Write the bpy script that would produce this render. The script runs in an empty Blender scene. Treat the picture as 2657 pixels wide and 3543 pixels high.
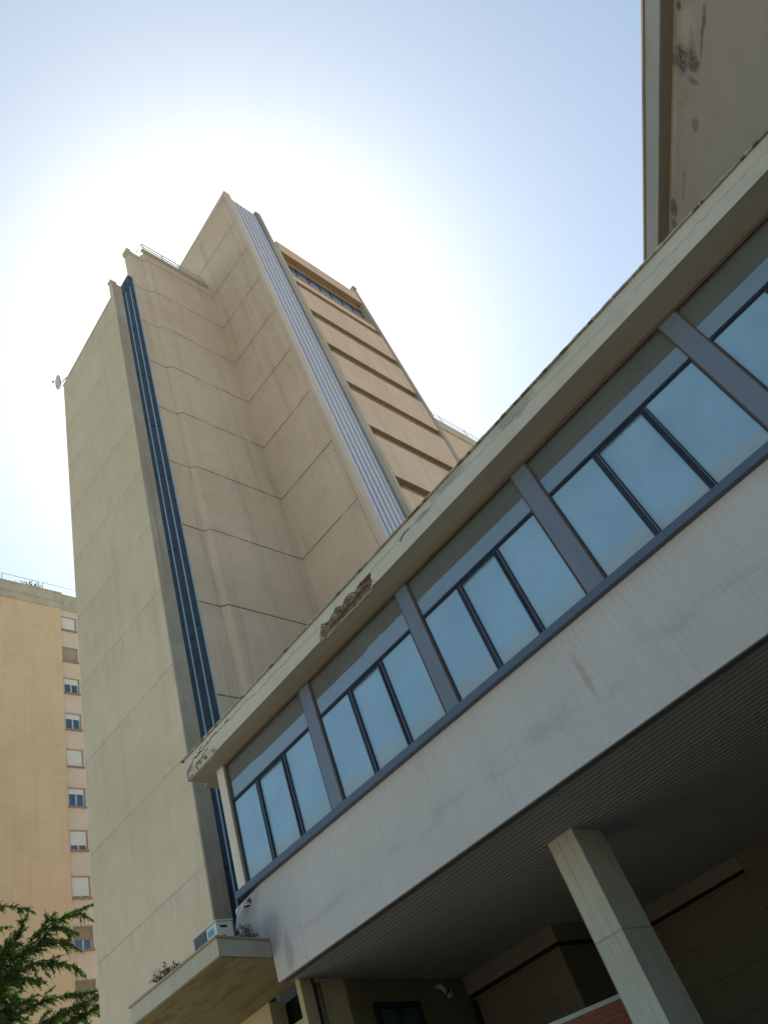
import bpy, math, random
from mathutils import Vector, Matrix, noise
S = bpy.context.scene
C = S.collection
rad = math.radians
random.seed(7)

# ------------------------------------------------------------------ camera
cam_d = bpy.data.cameras.new('camera'); cam = bpy.data.objects.new('camera', cam_d); C.objects.link(cam)
R = ((0.62768888, 0.71132142, -0.31627284), (-0.67705119, 0.29832031, -0.67276049), (-0.38419834, 0.63641718, 0.66885335))
m = Matrix(((R[0][0], -R[1][0], -R[2][0], 0), (R[0][1], -R[1][1], -R[2][1], 0), (R[0][2], -R[1][2], -R[2][2], 0), (0, 0, 0, 1)))
cam.matrix_world = Matrix.Translation((0, 0, 1.6)) @ m
cam_d.sensor_fit = 'VERTICAL'; cam_d.sensor_height = 36.0; cam_d.lens = 2609.43 / 3543 * 36
cam_d.clip_start = 0.05; cam_d.clip_end = 3000
S.camera = cam
S.render.resolution_x = 767; S.render.resolution_y = 1024

# ------------------------------------------------------------------ light
SUN = Vector((-0.36, 0.43, 0.83)).normalized()
el = math.asin(SUN.z); az = math.atan2(SUN.x, SUN.y)
W = bpy.data.worlds.new('World'); S.world = W; W.use_nodes = True
nt = W.node_tree; N = nt.nodes; Lk = nt.links; N.clear()
out = N.new('ShaderNodeOutputWorld'); bg = N.new('ShaderNodeBackground'); sky = N.new('ShaderNodeTexSky')
sky.sky_type = 'NISHITA'; sky.sun_disc = False; sky.sun_elevation = el; sky.sun_rotation = az
sky.altitude = 50; sky.air_density = 1.0; sky.dust_density = 0.5; sky.ozone_density = 1.0
bg.inputs['Strength'].default_value = 0.103
# bright summer aureole round the sun, added to the sky itself
tc = N.new('ShaderNodeTexCoord')
dot = N.new('ShaderNodeVectorMath'); dot.operation = 'DOT_PRODUCT'; dot.inputs[1].default_value = SUN
Lk.new(tc.outputs['Generated'], dot.inputs[0])
ac = N.new('ShaderNodeMath'); ac.operation = 'ARCCOSINE'; Lk.new(dot.outputs['Value'], ac.inputs[0])
def wmath(op, a, b):
    n = N.new('ShaderNodeMath'); n.operation = op
    for i, v in enumerate((a, b)):
        if v is None: continue
        if isinstance(v, (int, float)): n.inputs[i].default_value = v
        else: Lk.new(v, n.inputs[i])
    return n.outputs[0]
g = wmath('EXPONENT', wmath('MULTIPLY', wmath('POWER', wmath('DIVIDE', ac.outputs[0], 0.185), 2.0), -1.0), None)
g = wmath('MULTIPLY', g, 4.0)
g2 = wmath('EXPONENT', wmath('MULTIPLY', wmath('POWER', wmath('DIVIDE', ac.outputs[0], 0.70), 2.0), -1.0), None)
g2 = wmath('MULTIPLY', g2, 1.85)
mixc = N.new('ShaderNodeVectorMath'); mixc.operation = 'SCALE'; mixc.inputs[0].default_value = (1.0, 0.80, 0.60); Lk.new(g2, mixc.inputs['Scale'])
core = N.new('ShaderNodeVectorMath'); core.operation = 'SCALE'; core.inputs[0].default_value = (1.0, 0.98, 0.94); Lk.new(g, core.inputs['Scale'])
ad0 = N.new('ShaderNodeVectorMath'); ad0.operation = 'ADD'; Lk.new(mixc.outputs[0], ad0.inputs[0]); Lk.new(core.outputs[0], ad0.inputs[1])
addc = N.new('ShaderNodeVectorMath'); addc.operation = 'ADD'
tn = N.new('ShaderNodeVectorMath'); tn.operation = 'MULTIPLY'; tn.inputs[1].default_value = (0.97, 1.07, 0.96); Lk.new(sky.outputs[0], tn.inputs[0]); Lk.new(tn.outputs[0], addc.inputs[0]); Lk.new(ad0.outputs[0], addc.inputs[1])
Lk.new(addc.outputs[0], bg.inputs['Color']); Lk.new(bg.outputs[0], out.inputs['Surface'])

sd = bpy.data.lights.new('sun', 'SUN'); sd.energy = 5.0; sd.angle = rad(0.53); sd.color = (1, 0.96, 0.9)
so = bpy.data.objects.new('sun', sd); C.objects.link(so); so.rotation_euler = SUN.to_track_quat('Z', 'Y').to_euler(); so.location = (0, 0, 80)
S.view_settings.view_transform = 'Standard'; S.view_settings.look = 'None'; S.view_settings.gamma = 1
S.view_settings.exposure = 0.88
S.render.engine = 'CYCLES'; S.cycles.max_bounces = 8; S.cycles.diffuse_bounces = 5

# ------------------------------------------------------------------ materials
def new_mat(name):
    mt = bpy.data.materials.new(name); mt.use_nodes = True
    return mt, mt.node_tree, mt.node_tree.nodes['Principled BSDF']
class G:                                   # tiny node-graph writer
    def __init__(s, nt): s.nt = nt; s.tc = nt.nodes.new('ShaderNodeTexCoord')
    def put(s, sock, v):
        if hasattr(v, 'is_linked') or hasattr(v, 'links'): s.nt.links.new(v, sock)
        else: sock.default_value = v
    def m(s, op, a, b=0.0, c=None):
        n = s.nt.nodes.new('ShaderNodeMath'); n.operation = op; s.put(n.inputs[0], a); s.put(n.inputs[1], b)
        if c is not None: s.put(n.inputs[2], c)
        return n.outputs[0]
    def noise(s, scale, detail=4, rough=0.55, stretch=(1, 1, 1), off=(0, 0, 0), dist=0.0):
        mp = s.nt.nodes.new('ShaderNodeMapping'); mp.inputs['Scale'].default_value = stretch; mp.inputs['Location'].default_value = off
        s.nt.links.new(s.tc.outputs['Object'], mp.inputs[0])
        n = s.nt.nodes.new('ShaderNodeTexNoise'); n.inputs['Scale'].default_value = scale; n.inputs['Detail'].default_value = detail
        n.inputs['Roughness'].default_value = rough; n.inputs['Distortion'].default_value = dist
        s.nt.links.new(mp.outputs[0], n.inputs['Vector']); return n.outputs[0]
    def ramp(s, v, a, b, lo=0.0, hi=1.0, smooth=True):
        n = s.nt.nodes.new('ShaderNodeMapRange'); n.clamp = True
        if smooth: n.interpolation_type = 'SMOOTHSTEP'
        s.put(n.inputs['Value'], v); n.inputs['From Min'].default_value = a; n.inputs['From Max'].default_value = b
        n.inputs['To Min'].default_value = lo; n.inputs['To Max'].default_value = hi; return n.outputs[0]
    def mix(s, f, a, b, mode='MIX'):
        n = s.nt.nodes.new('ShaderNodeMix'); n.data_type = 'RGBA'; n.blend_type = mode; n.clamp_factor = True
        s.put(n.inputs[0], f)
        for i, v in ((6, a), (7, b)):
            if isinstance(v, tuple): v = (*v[:3], 1)
            s.put(n.inputs[i], v)
        return n.outputs[2]
    def xyz(s):
        n = s.nt.nodes.new('ShaderNodeSeparateXYZ'); s.nt.links.new(s.tc.outputs['Object'], n.inputs[0]); return n.outputs
    def bump(s, h, strength, dist, bsdf):
        n = s.nt.nodes.new('ShaderNodeBump'); n.inputs['Strength'].default_value = strength; n.inputs['Distance'].default_value = dist
        s.nt.links.new(h, n.inputs['Height']); s.nt.links.new(n.outputs[0], bsdf.inputs['Normal'])
def darker(c, k): return tuple(x * k for x in c)

def plaster(name, col, var=0.12, streak=0.18, joints=None, jdark=0.35, speck=0.10, tint=(1.0, 0.98, 0.93), fine=55, stain=None, rough=0.9, boards=None, bumpd=0.004):
    mt, nt, b = new_mat(name); g = G(nt); X, Y, Z = g.xyz()
    big = g.noise(0.35, 5, 0.6); mid = g.noise(2.1, 6, 0.65); fin = g.noise(fine, 3, 0.7)
    st = g.noise(1.6, 5, 0.6, (1.6, 1.6, 0.07)); st2 = g.noise(6.5, 4, 0.6, (1.5, 1.5, 0.05), (3, 1, 7))
    c = g.mix(g.ramp(big, 0.3, 0.7), tuple(col), tuple(x * t * (1 - var) for x, t in zip(col, tint)))
    c = g.mix(g.m('MULTIPLY', g.ramp(mid, 0.42, 0.72), var * 2.2), c, darker(col, 0.62))
    c = g.mix(g.m('MULTIPLY', g.ramp(st, 0.5, 0.75), streak), c, darker(col, 0.45))
    c = g.mix(g.m('MULTIPLY', g.ramp(st2, 0.52, 0.8), streak * 0.8), c, tuple(min(1, x * 1.35) for x in col))
    c = g.mix(g.m('MULTIPLY', g.ramp(fin, 0.35, 0.75), speck), c, darker(col, 0.5))
    if joints:
        z0, p, w = joints
        fr = g.m('FRACT', g.m('DIVIDE', g.m('ADD', Z, g.m('MULTIPLY', mid, 0.02) if False else -z0 + 500 * p), p))
        d = g.m('MULTIPLY', g.m('ABSOLUTE', g.m('SUBTRACT', fr, 0.5)), p)      # distance trick: joint at fr = .5
        line = g.ramp(d, w * 0.5, w * 1.1, 1, 0)
        fade = g.ramp(g.noise(0.9, 3, 0.5, (1, 1, 1), (9, 4, 1)), 0.3, 0.55, 0.45, 1)
        c = g.mix(g.m('MULTIPLY', g.m('MULTIPLY', line, fade), 1 - jdark), c, darker(col, 0.12))
        wash = g.m('MULTIPLY', g.ramp(g.m('SUBTRACT', g.m('MULTIPLY', g.m('SUBTRACT', 0.5, fr), p), 0), 0.0, 1.1, 0.22, 0.0), g.ramp(st2, 0.4, 0.7))
        wash = g.m('MULTIPLY', wash, g.m('LESS_THAN', fr, 0.5))
        c = g.mix(wash, c, darker(col, 0.45))
    if boards:
        ax, p, w, k = boards
        v = (X, Y, Z)['xyz'.index(ax)]
        fr = g.m('FRACT', g.m('DIVIDE', g.m('ADD', v, 200.0), p)); d = g.m('MULTIPLY', g.m('ABSOLUTE', g.m('SUBTRACT', fr, 0.5)), p)
        fl = g.m('FLOOR', g.m('DIVIDE', g.m('ADD', v, 200.0), p))
        wn = nt.nodes.new('ShaderNodeTexWhiteNoise'); wn.noise_dimensions = '1D'; nt.links.new(fl, wn.inputs['W'])
        pa = g.ramp(g.noise(1.3, 5, 0.7, (2.5, 1, 1), (2, 2, 5)), 0.42, 0.62, 0.08, 1.0)
        c = g.mix(g.m('MULTIPLY', g.m('MULTIPLY', g.ramp(d, w * 0.4, w, 1, 0), pa), k), c, darker(col, 0.3))
        c = g.mix(g.m('MULTIPLY', wn.outputs[0], 0.09), c, darker(col, 0.6))
    if stain: c = stain(g, c, X, Y, Z)
    nt.links.new(c, b.inputs['Base Color']); b.inputs['Roughness'].default_value = rough
    b.inputs['Specular IOR Level'].default_value = 0.25
    h = g.m('ADD', g.m('MULTIPLY', fin, 0.6), g.m('MULTIPLY', mid, 1.6)); g.bump(h, 0.5, bumpd, b)
    return mt

def metal(name, col, rough=0.45, spec=0.5, var=0.25, metallic=0.0, scale=5):
    mt, nt, b = new_mat(name); g = G(nt)
    n1 = g.noise(scale, 6, 0.65); n2 = g.noise(2.0, 5, 0.6, (1, 1, 0.12)); n3 = g.noise(70, 2, 0.5)
    c = g.mix(g.m('MULTIPLY', g.ramp(n1, 0.35, 0.75), var), tuple(col), tuple(min(1, x * 0.45 + 0.06) for x in col))
    c = g.mix(g.m('MULTIPLY', g.ramp(n2, 0.5, 0.75), var), c, darker(col, 0.5))
    c = g.mix(g.m('MULTIPLY', g.ramp(n3, 0.62, 0.75), 0.3), c, tuple(min(1, x * 1.6 + 0.03) for x in col))
    nt.links.new(c, b.inputs['Base Color']); b.inputs['Roughness'].default_value = rough
    b.inputs['Specular IOR Level'].default_value = spec; b.inputs['Metallic'].default_value = metallic
    return mt

def glass(name, base, gloss, rough=0.06, tintc=(0.8, 0.9, 1.0), dust=True, zlow=6.3):
    mt, nt, b = new_mat(name); g = G(nt); X, Y, Z = g.xyz()
    n1 = g.noise(1.2, 5, 0.6); n2 = g.noise(3.5, 4, 0.6, (1, 1, 1), (5, 5, 5)); fin = g.noise(90, 2, 0.6)
    c = g.mix(g.ramp(n1, 0.3, 0.7), tuple(base), darker(base, 0.8))
    c = g.mix(g.m('MULTIPLY', g.ramp(fin, 0.4, 0.7), 0.12 if dust else 0.0), c, darker(base, 0.5))
    oi = nt.nodes.new('ShaderNodeObjectInfo'); c = g.mix(g.m('MULTIPLY', oi.outputs['Random'], 0.30), c, tuple(x * k_ for x, k_ in zip(base, (0.72, 0.80, 0.86))))
    fac = gloss
    if dust:
        h = g.m('ADD', g.m('SUBTRACT', Z, zlow), g.m('MULTIPLY', g.m('SUBTRACT', n2, 0.5), 0.5))
        k = g.ramp(h, -0.05, 0.38, 0.62, 0.0)
        c = g.mix(k, c, (0.30, 0.30, 0.27)); fac = g.m('MULTIPLY', g.m('SUBTRACT', 1.0, g.m('MULTIPLY', k, 0.75)), gloss)
    nt.links.new(c, b.inputs['Base Color']); b.inputs['Roughness'].default_value = 0.6; b.inputs['Specular IOR Level'].default_value = 0.2
    gl = nt.nodes.new('ShaderNodeBsdfGlossy'); gl.inputs['Color'].default_value = (*tintc, 1); gl.inputs['Roughness'].default_value = rough
    mx = nt.nodes.new('ShaderNodeMixShader'); o = [n for n in nt.nodes if n.type == 'OUTPUT_MATERIAL'][0]
    if isinstance(fac, float): mx.inputs[0].default_value = fac
    else: nt.links.new(fac, mx.inputs[0])
    nt.links.new(b.outputs[0], mx.inputs[1]); nt.links.new(gl.outputs[0], mx.inputs[2]); nt.links.new(mx.outputs[0], o.inputs[0])
    bp = nt.nodes.new('ShaderNodeBump'); bp.inputs['Strength'].default_value = 0.02 if dust else 0.0; bp.inputs['Distance'].default_value = 0.01
    nt.links.new(n1, bp.inputs['Height']); nt.links.new(bp.outputs[0], gl.inputs['Normal'])
    return mt

def blot(g, X, Y, Z, cx, cz, rx, rz, rough=0.7):          # a stain with a shape of its own, centred on a spot of the wall
    n = g.noise(3.2, 6, 0.75, (1, 1, 1), (cx, cz, 1)); 
    a = g.m('POWER', g.m('DIVIDE', g.m('SUBTRACT', X, cx), rx), 2.0); bb = g.m('POWER', g.m('DIVIDE', g.m('SUBTRACT', Z, cz), rz), 2.0)
    d = g.m('SQRT', g.m('ADD', a, bb)); d = g.m('ADD', d, g.m('MULTIPLY', g.m('SUBTRACT', n, 0.5), 2.6 * rough))
    return g.ramp(d, 0.35, 1.0, 1, 0)

M = {}
BEIGE = (0.53, 0.425, 0.33); TAN = (0.50, 0.425, 0.33)
M['wing'] = plaster('cream_render', (0.495, 0.44, 0.335), 0.09, 0.2, joints=(7.96 - 1.23, 2.45, 0.018), jdark=0.62)
M['main'] = plaster('tan_concrete', BEIGE, 0.10, 0.34, joints=(15.2 - 1.515, 3.03, 0.028), jdark=0.05)
M['pier'] = plaster('pale_concrete', (0.46, 0.42, 0.34), 0.12, 0.3)
M['strip'] = plaster('pink_concrete', (0.52, 0.43, 0.36), 0.08, 0.15)
M['fin'] = plaster('weathered_concrete', (0.36, 0.32, 0.26), 0.22, 0.55)
M['spandrel_pink'] = plaster('pink_render', (0.60, 0.45, 0.345), 0.09, 0.3)
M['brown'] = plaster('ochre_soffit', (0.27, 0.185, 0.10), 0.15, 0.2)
M['roofing'] = plaster('roof_membrane', (0.3, 0.29, 0.27), 0.15, 0.1)
M['navy'] = metal('navy_panel', (0.012, 0.026, 0.042), 0.5, 0.4, 0.5)
M['lightblue'] = metal('pale_blue_edge', (0.30, 0.46, 0.62), 0.5, 0.5, 0.2)
M['steel'] = metal('slate_blue_steel', (0.115, 0.145, 0.20), 0.5, 0.5, 0.3)
M['steel_dark'] = metal('dark_navy_frame', (0.014, 0.022, 0.038), 0.5, 0.25, 0.2)
M['rust'] = metal('rusty_gasket', (0.10, 0.07, 0.045), 0.9, 0.2, 0.5)
M['sillblue'] = metal('blue_sill_steel', (0.055, 0.085, 0.135), 0.45, 0.5, 0.3)
M['galv'] = metal('galvanised_tube', (0.42, 0.42, 0.42), 0.5, 0.5, 0.2)
M['white'] = metal('white_enamel', (0.47, 0.49, 0.48), 0.5, 0.4, 0.25)
M['cyan'] = metal('cyan_stripe', (0.06, 0.26, 0.33), 0.5, 0.4, 0.1)
M['black'] = metal('black_rubber', (0.02, 0.02, 0.02), 0.7, 0.3, 0.1)
M['void'] = metal('unlit_interior', (0.012, 0.012, 0.011), 0.9, 0.1, 0.1)
M['whitestripe'] = metal('white_sheet_metal', (0.55, 0.53, 0.55), 0.5, 0.4, 0.15)
M['bluestripe'] = metal('blue_sheet_metal', (0.07, 0.16, 0.40), 0.5, 0.4, 0.15)

def fascia_stain(g, c, X, Y, Z):
    for cx, cz, rx, rz in ((-3.3, 8.85, 0.5, 0.10), (-2.0, 8.86, 0.6, 0.12), (-1.2, 8.95, 0.35, 0.09), (-3.9, 8.75, 0.3, 0.07)):
        c = g.mix(g.m('MULTIPLY', blot(g, X, Y, Z, cx, cz, rx, rz, 0.9), 0.45), c, (0.12, 0.12, 0.125))
    return c
M['fascia'] = plaster('painted_grey_fascia', (0.44, 0.43, 0.375), 0.10, 0.15, stain=fascia_stain)
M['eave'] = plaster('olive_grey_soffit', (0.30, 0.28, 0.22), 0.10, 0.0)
M['spall'] = plaster('broken_concrete', (0.25, 0.205, 0.145), 0.6, 0.0, speck=0.7, fine=38, bumpd=0.03)
M['rebar'] = metal('rusty_rebar', (0.10, 0.045, 0.02), 0.95, 0.1, 0.5, scale=30)
M['crack'] = metal('crack_shadow_gap', (0.07, 0.062, 0.048), 0.95, 0.1, 0.2)
M['flash'] = plaster('flaking_roof_edge', (0.40, 0.37, 0.31), 0.6, 0.0, speck=0.8, fine=14)
M['flash_dark'] = plaster('rusty_roof_edge', (0.19, 0.16, 0.125), 0.5, 0.0, speck=0.8, fine=14)
M['flash_pale'] = plaster('pale_roof_edge', (0.50, 0.49, 0.45), 0.4, 0.0, speck=0.8, fine=14)
def sp_stain(g, c, X, Y, Z):
    band = g.m('ADD', g.m('MULTIPLY', X, 0.0), Z)
    n = g.noise(2.2, 6, 0.7, (0.5, 1, 2.2), (1, 1, 1))
    k = g.m('MULTIPLY', g.ramp(g.m('ABSOLUTE', g.m('SUBTRACT', band, 5.25)), 0.03, 0.30, 1, 0), g.ramp(n, 0.42, 0.65))
    c = g.mix(g.m('MULTIPLY', k, 0.28), c, (0.22, 0.21, 0.20))
    c = g.mix(g.m('MULTIPLY', blot(g, X, Y, Z, -3.25, 5.5, 0.06, 0.42, 0.5), 0.45), c, (0.28, 0.22, 0.11))
    c = g.mix(g.m('MULTIPLY', blot(g, X, Y, Z, -9.55, 5.45, 0.25, 0.42, 0.7), 0.35), c, (0.16, 0.15, 0.14))
    c = g.mix(g.m('MULTIPLY', blot(g, X, Y, Z, -9.9, 6.0, 0.3, 0.3, 0.6), 0.4), c, (0.2, 0.19, 0.18))
    c = g.mix(g.m('MULTIPLY', blot(g, X, Y, Z, -9.3, 5.0, 0.12, 0.3, 0.8), 0.4), c, (0.17, 0.16, 0.16))
    return c
M['spandrel'] = plaster('board_marked_grey_concrete', (0.435, 0.43, 0.43), 0.05, 0.10, boards=('x', 0.105, 0.0055, 0.34), stain=sp_stain)
M['slat'] = plaster('grey_ceiling_board', (0.23, 0.235, 0.225), 0.05, 0.05)
M['slat_edge'] = plaster('pale_joint_strip', (0.33, 0.325, 0.30), 0.1, 0.0)
M['groove_shade'] = plaster('painted_groove_shade', (0.10, 0.097, 0.082), 0.1, 0.1)  # near-black colour carries the shade of the drip groove
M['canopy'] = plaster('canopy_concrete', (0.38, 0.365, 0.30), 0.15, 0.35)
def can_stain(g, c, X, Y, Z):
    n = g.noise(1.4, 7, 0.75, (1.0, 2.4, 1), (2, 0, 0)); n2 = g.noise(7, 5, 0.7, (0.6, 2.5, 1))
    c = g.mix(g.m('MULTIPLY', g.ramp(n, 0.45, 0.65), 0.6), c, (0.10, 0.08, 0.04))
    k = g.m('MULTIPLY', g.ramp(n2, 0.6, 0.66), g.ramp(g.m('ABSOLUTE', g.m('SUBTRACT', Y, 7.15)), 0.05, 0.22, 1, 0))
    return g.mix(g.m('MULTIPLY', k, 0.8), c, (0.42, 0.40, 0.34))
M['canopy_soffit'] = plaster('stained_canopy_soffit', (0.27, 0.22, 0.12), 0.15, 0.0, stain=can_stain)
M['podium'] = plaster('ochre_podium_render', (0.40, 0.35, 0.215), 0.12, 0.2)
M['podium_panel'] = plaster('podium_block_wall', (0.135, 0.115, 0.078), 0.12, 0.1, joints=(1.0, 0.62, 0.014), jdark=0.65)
M['column'] = plaster('board_marked_column', (0.44, 0.425, 0.36), 0.14, 0.4, boards=('x', 0.15, 0.008, 0.8), joints=(3.45 - 1.5, 3.0, 0.014), jdark=0.6)
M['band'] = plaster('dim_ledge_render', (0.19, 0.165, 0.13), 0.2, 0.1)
M['dimpipe'] = metal('dull_plastic_pipe', (0.27, 0.27, 0.27), 0.6, 0.3, 0.3)
M['ledge'] = plaster('tile_ledge', (0.30, 0.25, 0.19), 0.2, 0.1)
M['apart'] = plaster('ochre_apartment_render', (0.66, 0.485, 0.31), 0.09, 0.2)
M['apart_pale'] = plaster('pale_apartment_render', (0.66, 0.545, 0.42), 0.07, 0.12)
M['apart_cap'] = plaster('weathered_parapet', (0.50, 0.45, 0.35), 0.2, 0.4)
M['surround'] = plaster('red_brown_surround', (0.33, 0.25, 0.20), 0.1, 0.1)
M['shutter_white'] = plaster('white_roller_shutter', (0.66, 0.64, 0.60), 0.03, 0.05, boards=('z', 0.055, 0.008, 0.25))
M['shutter_worn'] = plaster('worn_roller_shutter', (0.42, 0.35, 0.27), 0.25, 0.1, boards=('z', 0.075, 0.016, 0.7))
M['shutter_brown'] = plaster('brown_roller_shutter', (0.34, 0.25, 0.16), 0.25, 0.1, boards=('z', 0.075, 0.014, 0.7))
M['glass_far'] = glass('dark_window_glass', (0.03, 0.05, 0.07), 0.12, 0.1, dust=False)
M['glass'] = glass('blue_window_glass', (0.235, 0.375, 0.49), 0.14, 0.16, (0.70, 0.92, 1.0))
M['glass_top'] = glass('grey_transom_glass', (0.105, 0.12, 0.125), 0.28, 0.02, (0.85, 0.93, 0.90), dust=False)
M['glass_tower'] = glass('tower_ribbon_glass', (0.10, 0.17, 0.30), 0.5, 0.08, (0.75, 0.85, 1.0), dust=False)
M['ground'] = plaster('pale_paving', (0.46, 0.40, 0.31), 0.2, 0.0, fine=20)

def slab_stain(g, c, X, Y, Z):
    for cx, cz, rx, rz, k in ((3.42, 12.62, 0.24, 0.30, 0.45), (2.5, 12.88, 0.9, 0.09, 0.45)):
        c = g.mix(g.m('MULTIPLY', blot(g, X, Y, Z, cx, cz, rx, rz, 0.5), k), c, (0.37, 0.35, 0.28))
    rag = g.ramp(g.noise(9, 7, 0.8, (1, 1, 1), (4, 4, 4), 0.8), 0.36, 0.55, 0.35, 1)
    for cx, cz, rx, rz, k in ((3.16, 12.74, 0.15, 0.26, 0.95), (3.19, 12.42, 0.12, 0.26, 0.9), (3.3, 12.5, 0.25, 0.1, 0.35), (3.04, 12.40, 0.035, 0.20, 0.6), (3.36, 12.24, 0.20, 0.05, 0.75), (3.55, 12.21, 0.12, 0.055, 0.8), (2.69, 12.31, 0.07, 0.10, 0.6),
                              (1.77, 12.82, 0.12, 0.13, 0.9), (1.62, 12.82, 0.07, 0.12, 0.8), (2.1, 12.56, 0.25, 0.05, 0.35), (3.56, 12.84, 0.05, 0.10, 0.9), (2.92, 12.58, 0.10, 0.02, 0.5), (2.8, 12.72, 0.02, 0.12, 0.4)):
        c = g.mix(g.m('MULTIPLY', g.m('MULTIPLY', blot(g, X, Y, Z, cx, cz, rx, rz, 1.0), rag), k), c, (0.065, 0.055, 0.045))
    return c
M['slabwall'] = plaster('taupe_render', (0.285, 0.25, 0.205), 0.07, 0.05, stain=slab_stain)
M['slabfascia'] = plaster('grey_verge_fascia', (0.36, 0.36, 0.335), 0.15, 0.2)
M['slabsoffit'] = plaster('brown_grey_verge_soffit', (0.22, 0.20, 0.16), 0.1, 0.0)

def brick_mat():
    mt, nt, b = new_mat('red_brick'); g = G(nt); X, Y, Z = g.xyz()
    cb = nt.nodes.new('ShaderNodeCombineXYZ'); nt.links.new(g.m('ADD', X, Y), cb.inputs[0]); nt.links.new(Z, cb.inputs[1])
    br = nt.nodes.new('ShaderNodeTexBrick'); nt.links.new(cb.outputs[0], br.inputs['Vector'])
    br.inputs['Color1'].default_value = (0.33, 0.10, 0.055, 1); br.inputs['Color2'].default_value = (0.24, 0.075, 0.045, 1); br.inputs['Mortar'].default_value = (0.12, 0.09, 0.07, 1)
    br.inputs['Scale'].default_value = 1; br.inputs['Brick Width'].default_value = 0.26; br.inputs['Row Height'].default_value = 0.075; br.inputs['Mortar Size'].default_value = 0.008
    nt.links.new(br.outputs[0], b.inputs['Base Color']); b.inputs['Roughness'].default_value = 0.9
    return mt
M['brick'] = brick_mat()
def leaf_mat(name, col, col2):
    mt, nt, b = new_mat(name); g = G(nt); n = g.noise(3.0, 4, 0.7); n2 = g.noise(23, 2, 0.6)
    c = g.mix(g.ramp(n, 0.35, 0.65), col, col2); c = g.mix(g.m('MULTIPLY', g.ramp(n2, 0.4, 0.7), 0.4), c, darker(col, 0.5))
    nt.links.new(c, b.inputs['Base Color']); b.inputs['Roughness'].default_value = 0.6
    tr = nt.nodes.new('ShaderNodeBsdfTranslucent'); nt.links.new(c, tr.inputs[0]); mx = nt.nodes.new('ShaderNodeMixShader'); mx.inputs[0].default_value = 0.35
    o = [n for n in nt.nodes if n.type == 'OUTPUT_MATERIAL'][0]
    nt.links.new(b.outputs[0], mx.inputs[1]); nt.links.new(tr.outputs[0], mx.inputs[2]); nt.links.new(mx.outputs[0], o.inputs[0])
    return mt
M['needle'] = leaf_mat('cedar_needles', (0.072, 0.150, 0.024), (0.024, 0.06, 0.014))
M['needle_tip'] = leaf_mat('bright_green_needles', (0.19, 0.31, 0.045), (0.07, 0.15, 0.026))  # brighter green for the outer tufts of twigs and the roof shrub
M['bark'] = plaster('cedar_bark', (0.10, 0.075, 0.05), 0.3, 0.3, fine=20)
M['weed'] = leaf_mat('dry_weed_leaf', (0.24, 0.14, 0.08), (0.16, 0.12, 0.06))

# ------------------------------------------------------------------ mesh helpers
class MB:
    def __init__(s): s.v = []; s.f = []; s.mi = []
    def quad(s, pts, mi=0):
        k = len(s.v); s.v += [tuple(p) for p in pts]; s.f.append(tuple(range(k, k + len(pts)))); s.mi.append(mi); return s
    def box(s, x0, x1, y0, y1, z0, z1, mi=0):
        return s.hexa([(x0, y0, z0), (x1, y0, z0), (x1, y1, z0), (x0, y1, z0), (x0, y0, z1), (x1, y0, z1), (x1, y1, z1), (x0, y1, z1)], mi)
    def hexa(s, p, mi=0):
        k = len(s.v); s.v += [tuple(q) for q in p]
        for f in ((0, 3, 2, 1), (4, 5, 6, 7), (0, 1, 5, 4), (1, 2, 6, 5), (2, 3, 7, 6), (3, 0, 4, 7)): s.f.append(tuple(k + i for i in f)); s.mi.append(mi)
        return s
    def prism(s, poly, z0, z1, mi=0):       # poly counter-clockwise in plan; z0/z1 numbers or functions of (x, y)
        f0 = z0 if callable(z0) else (lambda x, y: z0); f1 = z1 if callable(z1) else (lambda x, y: z1)
        k = len(s.v); n = len(poly)
        s.v += [(x, y, f0(x, y)) for x, y in poly] + [(x, y, f1(x, y)) for x, y in poly]
        s.f.append(tuple(k + i for i in reversed(range(n)))); s.f.append(tuple(k + n + i for i in range(n))); s.mi += [mi, mi]
        for i in range(n):
            j = (i + 1) % n; s.f.append((k + i, k + j, k + n + j, k + n + i)); s.mi.append(mi)
        return s
    def tube(s, pts, r, n=6, mi=0, r1=None):
        pts = [Vector(p) for p in pts]; k = len(s.v); L = len(pts)
        for i, p in enumerate(pts):
            t = (pts[min(i + 1, L - 1)] - pts[max(i - 1, 0)]).normalized()
            a = t.cross(Vector((0, 0, 1))); a = a.normalized() if a.length > 1e-3 else Vector((1, 0, 0)); b = t.cross(a)
            rr = r if r1 is None else r + (r1 - r) * i / max(1, L - 1)
            for q in range(n):
                th = 2 * math.pi * q / n; s.v.append(tuple(p + a * rr * math.cos(th) + b * rr * math.sin(th)))
        for i in range(L - 1):
            for q in range(n):
                s.f.append((k + i * n + q, k + i * n + (q + 1) % n, k + (i + 1) * n + (q + 1) % n, k + (i + 1) * n + q)); s.mi.append(mi)
        s.f.append(tuple(k + q for q in reversed(range(n)))); s.f.append(tuple(k + (L - 1) * n + q for q in range(n))); s.mi += [mi, mi]
        return s
    def build(s, name, mats, parent=None, bevel=0.0, smooth=False, label=None):
        me = bpy.data.meshes.new(name); me.from_pydata(s.v, [], s.f)
        for mt in (mats if isinstance(mats, (list, tuple)) else [mats]): me.materials.append(mt)
        for p, i in zip(me.polygons, s.mi): p.material_index = i; p.use_smooth = smooth
        me.update(); o = bpy.data.objects.new(name, me); C.objects.link(o)
        if bevel: 
            b = o.modifiers.new('edge', 'BEVEL'); b.width = bevel; b.segments = 2; b.limit_method = 'ANGLE'
        if parent is not None: adopt(o, parent)
        if label: o['label'] = label
        return o
def mwof(p):
    mm = p.matrix_basis.copy()
    if p.parent is not None: mm = mwof(p.parent) @ p.matrix_parent_inverse @ mm
    return mm
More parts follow.
